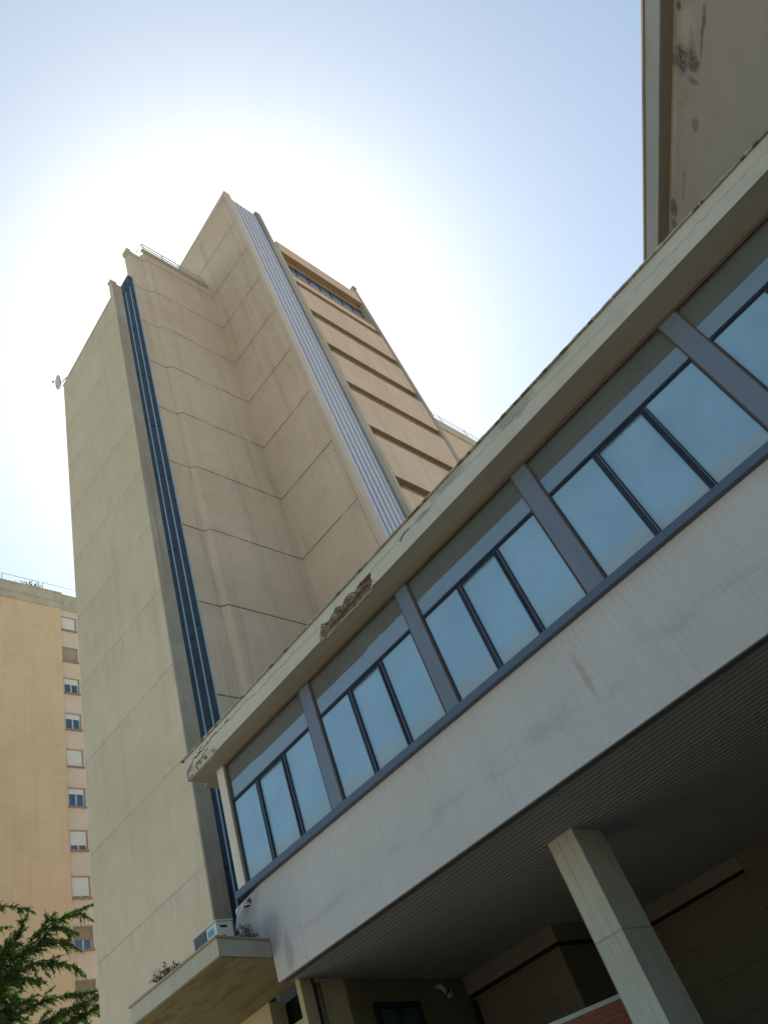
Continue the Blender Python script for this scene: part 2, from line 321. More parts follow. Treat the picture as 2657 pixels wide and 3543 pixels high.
def adopt(o, p): o.parent = p; o.matrix_parent_inverse = mwof(p).inverted()
def thing(name, label, cat, loc=(0, 0, 0), group=None):
    o = bpy.data.objects.new(name, None); C.objects.link(o); o.location = loc; o.empty_display_size = 0.3
    o['label'] = label; o['category'] = cat
    if group: o['group'] = group
    return o
def tag(o, label, cat, group=None):
    o['label'] = label; o['category'] = cat
    if group: o['group'] = group
    return o

# ------------------------------------------------------------------ ground
gm = MB(); n = 24; 
for i in range(n):
    for j in range(n):
        a, b = -600 + 1200 * i / n, -600 + 1200 * j / n; w = 1200 / n
        gm.quad([(a, b, 0), (a + w, b, 0), (a + w, b + w, 0), (a, b + w, 0)])
go = gm.build('ground', M['ground']); go['kind'] = 'structure'

# ------------------------------------------------------------------ the tower
XR, YA, YB, YC, XD = -12.6, 9.0, 10.13, 14.56, -9.3
tw = thing('tower_block', 'tall beige concrete tower with navy fins and striped panel behind the walkway', 'tower', (-13, 12, 0))
zA = lambda x, y: 30.54 + (x + 17) * 0.175 if x > -40 else 30.5
# left wing: closed body, its front face is the big plain wall
wing = MB().prism([(-17, YA), (-12.602, YA), (-12.602, 9.43), (-13.25, 9.43), (-13.25, 30), (-17, 30)], 0, zA).build('left_wing', M['wing'], tw, 0.02)
MB().box(-12.82, -12.6, YA - 0.005, 9.2, 31.28, 32.5).box(-12.82, -12.57, YA - 0.06, 9.22, 32.42, 32.56).build('corner_upstand', M['wing'], wing)
MB().prism([(-17.02, YA - .02), (-12.83, YA - .02), (-12.83, YA + .3), (-17.02, YA + .3)], lambda x, y: zA(x, y) + .001, lambda x, y: zA(x, y) + 0.05).build('coping', M['pier'], wing)
MB().box(-12.6, -12.585, 9.0 + 0.02, 9.42, 0, 32.4).build('reveal', M['fin'], wing)
# blue recess
rec = MB().box(-13.25, -13.05, 9.43, 10.13, 5.35, 32.6).build('recess_panel', M['navy'], tw)
tops = (32.45, 33.2, 34.1)
for k, (ya, yb) in enumerate(((9.43, 9.585), (9.64, 9.85), (9.90, 10.09))):
    MB().box(-13.05, -12.645, ya, yb, 5.35, tops[k]).build('blue_fin', M['navy'], tw)
for k, y in enumerate((9.60, 9.865, 10.10)):
    MB().box(-12.70, -12.615, y, y + 0.022, 5.35, tops[k] - 0.25).build('fin_edge', M['lightblue'], tw)
for k in range(3):
    for z in [8 + 3.03 * i + random.uniform(-.3, .3) for i in range(9)]:
        MB().box(-12.66, -12.635, 9.46 + 0.23 * k, 9.56 + 0.23 * k, z, z + 0.09).build('fin_bracket', M['steel_dark'], tw)
# pier
pier = MB().box(-17, -12.6, YB, 10.83, 0, 30.4).box(-12.95, -12.6, YB, 10.83, 30.401, 36.78).build('pier', M['main'], tw, 0.02)
MB().box(-12.95, -12.56, YB - 0.07, YB + 0.12, 36.55, 36.86).build('coping', M['pier'], pier)
# wall B with the step, wall C
body = MB()
body.prism([(-17, 10.83), (-12.6, 10.83), (-12.45, 11.0), (-12.45, YC), (-17, YC)], 0, 30.4)
body.prism([(-12.95, 10.83), (-12.6, 10.83), (-12.45, 11.0), (-12.45, YC), (-12.95, YC)], 30.401, 37.06)
body.build('recessed_wall', M['main'], tw)
cap = MB().box(-12.96, -12.44, 10.9, 14.5, 37.062, 37.10); cap.build('roof_coping', M['fin'], tw)
high = MB().prism([(-17, YC), (-9.45, YC), (-9.45, 16.6), (-9.75, 16.6), (-9.75, 17.1), (-17, 17.1)], 0, lambda x, y: 43.15 + (x + 9.3) * 0.13)
high.build('high_wall', M['main'], tw)
MB().box(-17, -9.76, 17.101, 23.28, 0, 39.8).build('rear_block', M['main'], tw)
MB().box(-9.46, -9.298, YC, 14.93, 0, 43.17).box(-9.298, -9.28, YC + .01, 14.9, 0, 42.9).build('corner_strip', M['strip'], tw)
# striped panel: ribbed sheet, white ribs with blue channels
sm = MB(); n = 6; w = (16.6 - 14.93) / n
for i in range(n):
    y = 14.93 + i * w
    sm.box(-9.45, -9.40, y, y + w * 0.34, 0, 42.55 + 0.03 * i, 1)
    sm.box(-9.45, -9.37, y + w * 0.34, y + w * 0.63, 0, 42.6 + 0.03 * i, 0)
    sm.box(-9.45, -9.385, y + w * 0.63, y + w * 0.71, 0, 42.6 + 0.03 * i, 2)
    sm.box(-9.45, -9.37, y + w * 0.71, y + w, 0, 42.6 + 0.03 * i, 0)
sm.box(-9.46, -9.36, 16.575, 16.615, 0, 42.8, 1)
sm.build('striped_panel', [M['whitestripe'], M['bluestripe'], M['fin']], tw)
MB().box(-9.75, -9.27, 16.617, 16.95, 0, 43.2).build('fin_wall', M['fin'], tw, 0.01)
MB().box(-9.75, -9.32, 16.952, 17.19, 0, 39.7).build('fin_wall', M['pier'], tw)
# facade: stacked spandrels, ribbon windows between them
YF0, YF1 = 17.192, 22.98
zt = [35.85, 32.79, 29.79, 26.73, 23.67, 20.57, 17.5]          # panel undersides
zb = [35.06, 32.05, 29.03, 26.11, 23.03, 19.93]          # tops of the panels below
lows = [14.4, 11.4]
MB().box(-9.75, -9.52, YF0, YF1, 38.86, 40.1).box(-9.52, -9.28, YF0, YF1, 38.86, 40.12).build('roof_beam', M['spandrel_pink'], tw, 0.015)
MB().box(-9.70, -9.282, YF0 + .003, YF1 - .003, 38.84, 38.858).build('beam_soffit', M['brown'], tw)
def ribbon(z0, z1, mat='glass_tower'):
    wn = MB().box(-9.70, -9.60, YF0, YF1, z0, z1).build('ribbon_window', M[mat], tw)
    fr = MB().box(-9.60, -9.575, YF0, YF1, z1 - 0.16, z1).box(-9.60, -9.575, YF0, YF1, z0, z0 + 0.08)
    for k in range(8):
        y = YF0 + 0.15 + k * 0.79; fr.box(-9.60, -9.575, y, y + 0.05, z0, z1)
    fr.build('frame', M['steel_dark'], wn)
ribbon(36.45, 38.35)
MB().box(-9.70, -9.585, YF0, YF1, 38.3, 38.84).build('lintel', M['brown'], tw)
MB().box(-9.75, -9.36, YF0, YF1, 35.85, 36.36).build('spandrel_panel', M['spandrel_pink'], tw, 0.012)
MB().box(-9.75, -9.30, YF0, YF1, 36.362, 36.43).build('sill', M['surround'], tw)
for k in range(len(zb)):
    top = zb[k]; bot = zt[k + 1]
    sp = MB().box(-9.75, -9.30 - 0.012 * (k % 2), YF0, YF1, bot, top).build('spandrel_panel', M['spandrel_pink'], tw, 0.015)
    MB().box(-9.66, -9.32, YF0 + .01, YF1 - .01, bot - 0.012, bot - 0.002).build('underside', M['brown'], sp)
    ribbon(top, zt[k] - 0.012)
    MB().box(-9.34, -9.26, YF0, YF1, top + .002, top + 0.035).build('sill', M['ledge'], sp)
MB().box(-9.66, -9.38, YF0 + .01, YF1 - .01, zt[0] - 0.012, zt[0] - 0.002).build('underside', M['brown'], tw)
MB().box(-9.75, -9.3, YF0, YF1, 0, 16.9).build('lower_wall', M['spandrel_pink'], tw)
MB().box(-9.75, -9.27, 22.982, 23.3, 0, 40.9).build('end_pier', M['fin'], tw, 0.01)
MB().box(-9.28, -9.2, 23.0, 23.28, 40.7, 40.95).build('pier_cap', M['fin'], tw)
# lower block beyond, with railing
lb = MB().box(-17, -9.95, 23.31, 45, 0, 28.9).build('rear_wing', M['spandrel_pink'], tw)
MB().box(-10.1, -9.86, 23.31, 45, 28.902, 29.55).build('parapet', M['pier'], lb)
rl = MB()
for z in (29.85, 30.15, 30.4): rl.tube([(-9.95, 23.4, z), (-9.95, 40, z)], 0.018, 5)
for i in range(8): rl.tube([(-9.95, 23.6 + 2 * i, 29.5), (-9.95, 23.6 + 2 * i, 30.4)], 0.02, 5)
rl.build('railing', M['galv'], lb)
# roof railings
rl = MB()
for dz in (0.3, 0.62): rl.tube([(-17.0, 9.15, zA(-17, 0) + dz), (-12.9, 9.15, zA(-12.9, 0) + dz)], 0.03, 5)
for i in range(7):
    x = -17 + 0.68 * i; rl.tube([(x, 9.15, zA(x, 0)), (x, 9.15, zA(x, 0) + 0.62)], 0.022, 5)
rl.build('roof_railing', M['galv'], tw)
rl = MB()
for z in (37.42, 37.72): rl.tube([(-12.35, 10.8, z), (-12.35, 14.3, z)], 0.03, 5)
rl.tube([(-12.35, 10.8, 37.72), (-12.9, 10.8, 37.72)], 0.02, 5)
for y in (10.8, 11.85, 12.75, 13.55, 14.3): rl.tube([(-12.35, y, 37.1), (-12.35, y, 37.72)], 0.024, 5)
rl.box(-12.5, -12.3, 10.75, 14.35, 37.10, 37.13)
rl.build('roof_railing', M['galv'], tw)
# small broken patches in the render
for (x, z, r) in ((-9.62, 24.4, .07), (-9.52, 20.75, .06), (-9.42, 36.2, .05)):
    pts = [(x + r * random.uniform(.4, 1.1) * math.cos(t), YC - 0.004, z + 1.3 * r * random.uniform(.4, 1.1) * math.sin(t)) for t in [2 * math.pi * i / 9 for i in range(9)]]
    MB().quad(pts).build('broken_patch', M['fin'], tw)

# satellite dish
d = thing('satellite_dish', 'small round white satellite dish on the left roof corner of the tower', 'satellite dish', (-17.1, 9.2, 30.6))
db = MB(); nrm = Vector((-0.55, -0.75, 0.35)).normalized(); a = nrm.cross(Vector((0, 0, 1))).normalized(); b = nrm.cross(a); c0 = Vector((-17.35, 9.1, 31.35))
rings = [[c0 + a * (0.32 * r * math.cos(t)) + b * (0.32 * r * math.sin(t)) + nrm * (0.12 * r * r) for t in [2 * math.pi * i / 20 for i in range(20)]] for r in (0.25, 0.5, 0.75, 1.0)]
k = len(db.v)
for rg in rings: db.v += [tuple(p) for p in rg]
db.f.append(tuple(range(20))); db.mi.append(0)
for r in range(3):
    for i in range(20): db.f.append((r * 20 + i, r * 20 + (i + 1) % 20, (r + 1) * 20 + (i + 1) % 20, (r + 1) * 20 + i)); db.mi.append(0)
o = db.build('reflector', M['white'], d, smooth=True); sdm = o.modifiers.new('t', 'SOLIDIFY'); sdm.thickness = 0.015
MB().tube([(-17.0, 9.2, 30.5), (-17.0, 9.2, 31.4), tuple(c0)], 0.03, 6).build('mast', M['galv'], d)
MB().tube([tuple(c0 - b * 0.45), tuple(c0 + nrm * 0.35)], 0.012, 5).box(c0.x + nrm.x * .35 - .04, c0.x + nrm.x * .35 + .04, c0.y + nrm.y * .35 - .04, c0.y + nrm.y * .35 + .04, c0.z + nrm.z * .35 - .04, c0.z + nrm.z * .35 + .04).build('feed_arm', M['galv'], d)

# ------------------------------------------------------------------ elevated walkway
wk = thing('elevated_walkway', 'grey concrete elevated walkway with a row of blue windows and cracked eaves', 'walkway', (-4, 10, 0))
X1 = 3.55
YG = lambda x: 8.0 + 0.02095 * x                    # glazing / parapet plane
EL = 7.5                                              # outer face of the eave
ft = lambda x: 8.87 + (x + 10.6) * 0.0158
fb = lambda x: 8.475 + (x + 10.5) * 0.0158
gt = lambda x: 8.355 + (x + 9.9) * 0.0245
tz = lambda x: 7.63 + (x + 9.8) * 0.0195
sb = lambda x: 4.76 - (x + 9.6) * 0.0135
XL = -10.62
def ES(v):                                            # the eave line is not quite parallel to the glazing
    x, y, z = v; s = (7.34 + (x + 10.05) * 0.0116) / 7.5
    return (x * s, y * s, 1.6 + (z - 1.6) * s)
# roof slab behind the fascia skin
k = MB()
fq = lambda x: gt(x) + (fb(x) - gt(x)) * 0.72
k.hexa([ES((XL, EL + .13, fb(XL) + .0)), ES((X1, EL + .13, fb(X1) + .0)), (X1, YG(X1), gt(X1)), (XL + .2, YG(XL), gt(XL)), ES((XL, EL + .13, ft(XL))), ES((X1, EL + .13, ft(X1))), (X1, YG(X1), ft(X1)), (XL + .2, YG(XL), ft(XL) - .13)])
x = XL
while x < X1:                                            # outer edge strip of the soffit, chipped away under the broken places
    x2 = min(x + 0.05, X1); mid = (x + x2) / 2; d = 0.012
    if -6.5 < mid < -5.32: d = 0.05 + 0.03 * noise.noise(Vector((mid * 9, 0, 0)))
    if -10.55 < mid < -9.75: d = 0.03 + 0.035 * noise.noise(Vector((mid * 8, 3, 0)))
    k.hexa([ES(p) for p in ((x, EL + d, fb(x)), (x2, EL + d, fb(x2)), (x2, EL + .132, fb(x2)), (x, EL + .132, fb(x)), (x, EL + d, fb(x) + .03), (x2, EL + d, fb(x2) + .03), (x2, EL + .132, fb(x2) + .03), (x, EL + .132, fb(x) + .03))]); x = x2
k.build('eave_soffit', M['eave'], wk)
k = MB().hexa([(XL + .1, YG(XL) + .002, gt(XL)), (X1, YG(X1) + .002, gt(X1)), (X1, 13.2, gt(X1)), (XL + .1 - 0.9, 13.2, gt(XL)), (XL + .1, YG(XL) + .002, ft(XL) - .13), (X1, YG(X1) + .002, ft(X1)), (X1, 13.2, ft(X1)), (XL - .8, 13.2, ft(XL) - .13)])
k.build('roof_slab', M['roofing'], wk)
# fascia as a fine skin so that the broken places are really broken
def inside(p, poly):
    c = False; n = len(poly); j = n - 1
    for i in range(n):
        (xi, yi), (xj, yj) = poly[i], poly[j]
        if (yi > p[1]) != (yj > p[1]) and p[0] < (xj - xi) * (p[1] - yi) / (yj - yi) + xi: c = not c
        j = i
    return c
SP1 = [(-6.60, 8.50), (-6.57, 8.62), (-6.47, 8.75), (-6.30, 8.70), (-6.09, 8.79), (-5.95, 8.71), (-5.81, 8.80), (-5.62, 8.73), (-5.45, 8.80), (-5.22, 8.79), (-5.26, 8.62), (-5.36, 8.45), (-6.3, 8.4), (-6.6, 8.4)]
SP2 = [(-10.7, 8.4), (-10.58, 8.62), (-10.5, 8.70), (-10.35, 8.60), (-10.18, 8.63), (-9.98, 8.61), (-9.78, 8.60), (-9.66, 8.53), (-9.75, 8.4)]
fm = MB(); nx = 540; nz = 15
def fy(x, z):
    w = x + 0.03 * noise.noise(Vector((x * 9, z * 9, 1)));  h = z + 0.03 * noise.noise(Vector((x * 9, z * 9, 5)))
    if inside((w, h), SP1): return EL + 0.06 + 0.045 * noise.fractal(Vector((x * 9, z * 12, 0)), 1, 2, 4), 1
    if inside((w, h), SP2): return EL + 0.04 + 0.04 * noise.fractal(Vector((x * 10, z * 12, 3)), 1, 2, 4), 2
    return EL + 0.004 * noise.noise(Vector((x * 2, z * 4, 0))), 0
for j in range(nz + 1):
    for i in range(nx + 1):
        x = XL + (X1 - XL) * i / nx; z = fb(x) + (ft(x) - fb(x)) * j / nz
        y, kk = fy(x, z)
        if j == 0 and kk: z += 0.03 + 0.05 * noise.noise(Vector((x * 6, 0, 0)))
        fm.v.append((x, y, z))
for j in range(nz):
    for i in range(nx):
        a = j * (nx + 1) + i; x = XL + (X1 - XL) * (i + .5) / nx; z = fb(x) + (ft(x) - fb(x)) * (j + .5) / nz
        fm.f.append((a, a + 1, a + nx + 2, a + nx + 1)); kk = fy(x, z)[1]; fm.mi.append(1 if kk == 1 else (0 if kk == 2 and noise.noise(Vector((x * 11, z * 11, 0))) > -0.25 else (1 if kk else 0)))
fm.v = [ES(p) for p in fm.v]; fa = fm.build('fascia', [M['fascia'], M['spall']], wk)
q = MB().box(XL - .012, XL, EL + .012, 7.9, 8.5, 8.86); q.v = [ES(p) for p in q.v]; q.build('end_fascia', M['fascia'], wk)
# rebar laid bare
rb = MB(); pts = [(-6.35 + 0.1 * i, EL + 0.012 + 0.006 * random.random(), 8.60 + 0.012 * math.sin(i * 1.7) + 0.008 * i) for i in range(11)]
rb.tube(pts, 0.011, 6)
for x in (-6.02, -5.58): rb.tube([(x, EL + 0.02, 8.56), (x + .01, EL + .005, 8.64), (x - .01, EL + .03, 8.72)], 0.007, 6)
rb.v = [ES(p) for p in rb.v]; rb.build('bare_rebar', M['rebar'], fa)
# cracks
def crack(pts, w0, w1, name='crack'):
    q = MB(); P = []
    for i in range(len(pts) - 1):
        (xa, za), (xb, zb_) = pts[i], pts[i + 1]; n = max(2, int(abs(xb - xa) / 0.06))
        for t in range(n): P.append((xa + (xb - xa) * t / n + random.uniform(-.01, .01), za + (zb_ - za) * t / n + random.uniform(-.022, .022)))
    P.append(pts[-1]); L = len(P)
    for i in range(L - 1):
        w = lambda i: (w0 + (w1 - w0) * i / L) * random.uniform(0.4, 1.3)
        a, b_ = P[i], P[i + 1]; ya = EL - 0.0055
        q.quad([(a[0], ya, a[1] - w(i)), (b_[0], ya, b_[1] - w(i)), (b_[0], ya, b_[1] + w(i)), (a[0], ya, a[1] + w(i))])
    q.v = [ES(p) for p in q.v]; q.build(name, M['crack'], fa)
for P_ in (SP1,):
    crack([(x, min(z, 8.80)) for x, z in P_[1:11]], 0.010, 0.008)
    crack([(-5.30, 8.60), (-5.22, 8.52), (-5.18, 8.56), (-5.24, 8.64)], 0.008, 0.006)
crack([(-9.55, 8.78), (-9.2, 8.77), (-8.7, 8.79), (-8.2, 8.74), (-7.7, 8.78), (-7.1, 8.76), (-6.7, 8.76), (-6.5, 8.74)], 0.005, 0.002)
crack([(-5.22, 8.79), (-4.9, 8.80), (-4.4, 8.83), (-4.1, 8.82), (-3.4, 8.88), (-2.8, 8.86), (-2.0, 8.86), (-1.2, 8.85), (-0.2, 8.83)], 0.0025, 0.0014)
crack([(0.2, 8.87), (0.9, 8.86), (1.5, 8.9), (2.4, 8.88)], 0.0015, 0.0012)
crack([(-4.5, 8.81), (-4.25, 8.85)], 0.016, 0.010)
crack([(-10.56, 8.62), (-10.45, 8.66), (-10.33, 8.77), (-10.2, 8.72), (-10.02, 8.73), (-9.86, 8.76), (-9.72, 8.78), (-9.55, 8.79)], 0.015, 0.009)
crack([(-10.2, 8.72), (-10.08, 8.80), (-10.02, 8.80)], 0.012, 0.004)
crack([(-10.3, 8.60), (-10.12, 8.61), (-9.95, 8.66), (-9.86, 8.68)], 0.012, 0.006)
crack([(-9.3, 8.80), (-9.18, 8.81)], 0.010, 0.008)
# flaking roof edge
fl = MB(); x = XL - 0.06
while x < X1:
    L = random.uniform(0.02, 0.13); zz = ft(x); j = random.uniform(0, 0.005); kk = random.choice((0, 0, 0, 0, 0, 1, 2))
    fl.box(x, min(x + L, X1), EL - 0.035 - j, 7.9, zz + 0.002, zz + 0.024 + j, kk); x += L
fl.v = [ES(p) for p in fl.v]; fl.build('roof_edge', [M['flash'], M['flash_pale'], M['flash_dark']], wk)
# posts, sill, trims
POST = [(-7.67, -7.43), (-5.19, -4.95), (-2.64, -2.37), (0.09, 0.355), (2.86, 3.12)]
def wbox(x0, x1, dy0, dy1, z0, z1, mb, mi=0):          # box on the slightly turned glazing plane; z may be functions of x
    f0 = z0 if callable(z0) else (lambda x: z0); f1 = z1 if callable(z1) else (lambda x: z1)
    return mb.hexa([(x0, YG(x0) + dy0, f0(x0)), (x1, YG(x1) + dy0, f0(x1)), (x1, YG(x1) + dy1, f0(x1)), (x0, YG(x0) + dy1, f0(x0)), (x0, YG(x0) + dy0, f1(x0)), (x1, YG(x1) + dy0, f1(x1)), (x1, YG(x1) + dy1, f1(x1)), (x0, YG(x0) + dy1, f1(x0))], mi)
g_ = lambda x: gt(x) - 0.002
for a, b in POST:
    wbox(a, b, -0.045, 0.1, 6.262, g_, MB()).build('post', M['steel'], wk, 0.004)
    q = MB(); wbox(a - .022, a - .002, -0.03, 0.1, 6.262, g_, q); wbox(b + .002, b + .022, -0.03, 0.1, 6.262, g_, q); q.build('gasket', M['rust'], wk)
wbox(-10.06, -9.875, -0.06, 0.12, 6.262, g_, MB()).build('end_jamb', plaster('white_painted_jamb', (0.56, 0.54, 0.49), 0.12, 0.3), wk)
q = MB(); wbox(-9.873, -9.83, -0.035, 0.1, 6.262, g_, q); q.build('gasket', M['rust'], wk)
q = MB(); wbox(-10.1, X1, -0.10, 0.1, 6.15, 6.26, q); q.build('sill', M['sillblue'], wk, 0.005)
q = MB(); wbox(-9.83, X1, -0.055, -0.03, lambda x: gt(x) - 0.045, lambda x: gt(x) - 0.003, q); q.build('head_gasket', M['rust'], wk)
# windows
edges = [(-9.83, -7.69), (-7.41, -5.21), (-4.93, -2.66), (-2.35, 0.07), (0.375, 2.84)]
for n_, (a, b) in enumerate(edges):
    w = (b - a) / 3; b1, b2 = a + w, a + 2 * w
    if n_ == 0: b1, b2 = -9.14, -8.41
    fr = MB()
    wbox(a, b, -0.02, 0.06, lambda x: tz(x), lambda x: tz(x) + 0.06, fr)
    wbox(a, b, -0.032, -0.0202, lambda x: tz(x) + 0.012, lambda x: tz(x) + 0.03, fr)
    for xb in (b1, b2): wbox(xb - 0.05, xb + 0.05, -0.02, 0.06, 6.262, lambda x: tz(x) - .001, fr)
    wbox(a, a + 0.018, -0.02, 0.06, 6.262, lambda x: tz(x) - .001, fr); wbox(b - 0.018, b, -0.02, 0.06, 6.262, lambda x: tz(x) - .001, fr)
    win = fr.build('window', M['steel_dark'], wk)
    sa = MB()                                             # opening sash in the middle
    wbox(b1 + .02, b1 + .045, -0.036, -0.021, 6.262, lambda x: tz(x) - .02, sa); wbox(b2 - .045, b2 - .02, -0.036, -0.021, 6.262, lambda x: tz(x) - .02, sa)
    wbox(b1 + .045, b2 - .045, -0.036, -0.021, 6.262, 6.292, sa); wbox(b1 + .045, b2 - .045, -0.036, -0.021, lambda x: tz(x) - .045, lambda x: tz(x) - .02, sa)
    sa.build('sash', M['steel_dark'], win)
    for xb in (b1, b2):
        ln = MB(); wbox(xb + 0.026, xb + 0.034, -0.0385, -0.037, 6.30, lambda x: tz(x) - .03, ln); ln.build('bead', M['steel'], win)
    for (u, v) in ((a + .018, b1 - .045), (b1 + .045, b2 - .045), (b2 + .045, b - .018)):
        wbox(u, v, 0.0, 0.02, 6.262, lambda x: tz(x) - .002, MB()).build('pane', M['glass'], win)
    wbox(a, b, 0.0, 0.02, lambda x: tz(x) + .061, lambda x: gt(x) - 0.005, MB()).build('transom_pane', M['glass_top'], win)
q = MB(); wbox(-10.06, X1, 0.12, 0.16, 6.1, g_, q); q.build('inner_wall', M['void'], wk)
# spandrel wall (parapet) and underside
PX0, PX1 = -10.30, -9.64
q = MB(); T = 0.05
q.hexa([(PX0, YG(PX0), 5.30), (PX1, YG(PX1), 5.30), (PX1, YG(PX1) + T, 5.30), (PX0, YG(PX0) + T, 5.30), (PX0, YG(PX0), 6.08), (PX1, YG(PX1), 6.148), (PX1, YG(PX1) + T, 6.148), (PX0, YG(PX0) + T, 6.08)])
q.hexa([(PX1, YG(PX1), sb(PX1)), (X1, YG(X1), sb(X1)), (X1, YG(X1) + T, sb(X1)), (PX1, YG(PX1) + T, sb(PX1)), (PX1, YG(PX1), 6.148), (X1, YG(X1), 6.148), (X1, YG(X1) + T, 6.148), (PX1, YG(PX1) + T, 6.148)])
q.build('parapet_wall', M['spandrel'], wk)
DIR = Vector((-0.225, 0.974)); P0 = Vector((-9.66, YG(-9.66)))
ed = lambda s: (P0.x + DIR.x * s, P0.y + DIR.y * s)
q = MB(); wbox(-9.68, X1, T + .001, T + 0.18, lambda x: sb(x) + 0.018, lambda x: sb(x) + 0.3, q); q.build('soffit_groove', M['groove_shade'], wk)  # shallow recess, its shade is painted into the colour
q = MB(); wbox(-9.72, X1, T + 0.181, T + 0.218, lambda x: sb(x) + 0.032, lambda x: sb(x) + 0.3, q); q.build('soffit_lip', M['canopy'], wk)
sl = MB(); y = 8.27; zs = lambda x: sb(x) + 0.06; dy = 0.02095
def strip(y, w, dz, h, mi):
    s_ = (y - P0.y) / DIR.y; xl = P0.x + DIR.x * s_ - 0.02; x_ = X1 if y < 14 else 3.5
    sl.hexa([(a, y + o_ + dy * a, zs(a) + z_) for z_ in (dz, h) for a, o_ in ((xl, 0), (x_, 0), (x_, w), (xl, w))], mi)
while y < 18.0:
    strip(y, 0.130, 0, 0.012, 0); strip(y + 0.1305, 0.0095, -0.004, 0.012, 1); y += 0.1425
sl.build('slatted_soffit', [M['slat'], M['slat_edge']], wk)
MB().prism([(-9.8, 8.25), (3.5, 8.45), (3.5, 18.3), (-12.2, 18.3)], lambda x, y: zs(x) + .0125, lambda x, y: zs(x) + .28).build('floor_slab', M['flash_pale'], wk)
MB().prism([(-10.0, 12.8), (3.5, 12.9), (3.5, 13.1), (-10.0, 13.0)], 5.1, 8.2).build('rear_wall', M['spandrel'], wk)

# column
col = thing('concrete_column', 'beige board marked concrete column carrying the walkway at lower right', 'column', (-5.47, 10, 0))
MB().prism([(-5.69, 9.58), (-5.25, 9.60), (-5.27, 10.41), (-5.71, 10.39)], 0, zs(-5.5) - 0.001).build('shaft', M['column'], col, 0.012)

# ------------------------------------------------------------------ canopy on the podium
cn = thing('entrance_canopy', 'thick concrete canopy slab with stained brown underside at the foot of the tower', 'canopy', (-10.5, 8, 5))
cp = [(-9.41, 6.72), (-9.648, 7.79), (-9.95, 9.0), (-12.35, 9.0), (-11.68, 6.67)]
poly = list(reversed(cp))
def ccw(p): return p if sum(p[i][0] * p[(i + 1) % len(p)][1] - p[(i + 1) % len(p)][0] * p[i][1] for i in range(len(p))) > 0 else list(reversed(p))
poly = ccw(cp)
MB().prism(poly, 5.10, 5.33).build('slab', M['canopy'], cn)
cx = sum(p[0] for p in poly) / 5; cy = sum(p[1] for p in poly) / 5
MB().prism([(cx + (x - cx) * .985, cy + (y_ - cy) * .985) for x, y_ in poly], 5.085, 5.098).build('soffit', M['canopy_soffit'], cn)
MB().prism([(x + (0.02 if x > -10 else -0.02), y_ - (0.025 if y_ < 8.5 else 0)) for x, y_ in poly], 5.332, 5.362).build('flashing', M['ledge'], cn)

# podium under the canopy
pd = thing('podium_wall', 'ochre rendered podium wall with a dark opening below the canopy and walkway end', 'wall', (-11, 9, 0))
q = MB()
q.prism(ccw([(-12.598, 8.98), (-11.45, 8.98), (-11.45, 9.3), (-12.598, 9.3)]), 0, 5.08)
q.prism(ccw([(-11.452, 8.98), (-10.35, 9.03), (-10.35, 9.3), (-11.452, 9.3)]), 0, 4.58)
q.build('wall', M['podium'], pd)
MB().prism(ccw([(-11.45, 9.45), (-10.2, 9.48), (-10.2, 9.6), (-12.5, 9.55)]), 4.3, 5.08).build('opening', M['void'], pd)
a = ed(0.5); b = ed(1.6); 
q = MB().prism(ccw([a, b, (b[0] - .08, b[1] - .02), (a[0] - .08, a[1] - .02)]), 0, 4.84); q.build('pilaster', M['podium'], pd, 0.01)
pp = ed(0.86); q = MB().tube([(pp[0] + .05, pp[1], 0.2), (pp[0] + .05, pp[1], 4.75)], 0.035, 8); q.build('drain_pipe', M['rust'], pd, smooth=True)
pp = ed(0.80); q = MB().tube([(pp[0] + .012, pp[1] + .0, 0.2), (pp[0] + .012, pp[1], 4.7), (pp[0] + .06, pp[1] - .05, 4.8)], 0.022, 8); q.build('drain_pipe', M['black'], pd, smooth=True)

# undercroft walls
uw = thing('undercroft_wall', 'dark stepped block wall with a pale ledge band in the shade under the walkway', 'wall', (-8, 14, 0))
pl = [ed(1.65), (-10.86, 13.20), (-8.60, 13.30), (-8.66, 14.60), (-8.30, 16.10), (-5.85, 16.30), (-6.0, 18.2)]
def offs(p, d):
    outp = []
    for i in range(len(p)):
        a = Vector(p[max(i - 1, 0)]); b = Vector(p[i]); c = Vector(p[min(i + 1, len(p) - 1)])
        t = ((b - a).normalized() if i else Vector((0, 0))) + ((c - b).normalized() if i < len(p) - 1 else Vector((0, 0)))
        t.normalize(); outp.append((b.x + t.y * d, b.y - t.x * d))
    return outp
def wall_strip(p, d0, d1, z0, z1, mat, name, par):
    q = MB(); A = offs(p, d0); B = offs(p, d1)
    for i in range(len(p) - 1):
        q.prism(ccw([A[i], A[i + 1], B[i + 1], B[i]]), z0, z1)
    return q.build(name, mat, par)
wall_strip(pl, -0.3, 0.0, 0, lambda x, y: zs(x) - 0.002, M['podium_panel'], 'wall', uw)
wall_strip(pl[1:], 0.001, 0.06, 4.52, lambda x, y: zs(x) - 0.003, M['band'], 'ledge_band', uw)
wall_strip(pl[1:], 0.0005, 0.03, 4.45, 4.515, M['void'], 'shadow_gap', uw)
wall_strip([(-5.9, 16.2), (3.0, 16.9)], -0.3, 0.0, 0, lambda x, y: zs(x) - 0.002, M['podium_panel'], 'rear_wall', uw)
MB().box(-10.80, -10.72, 13.1, 13.185, 0, 4.4).build('corner_gap', M['void'], uw)

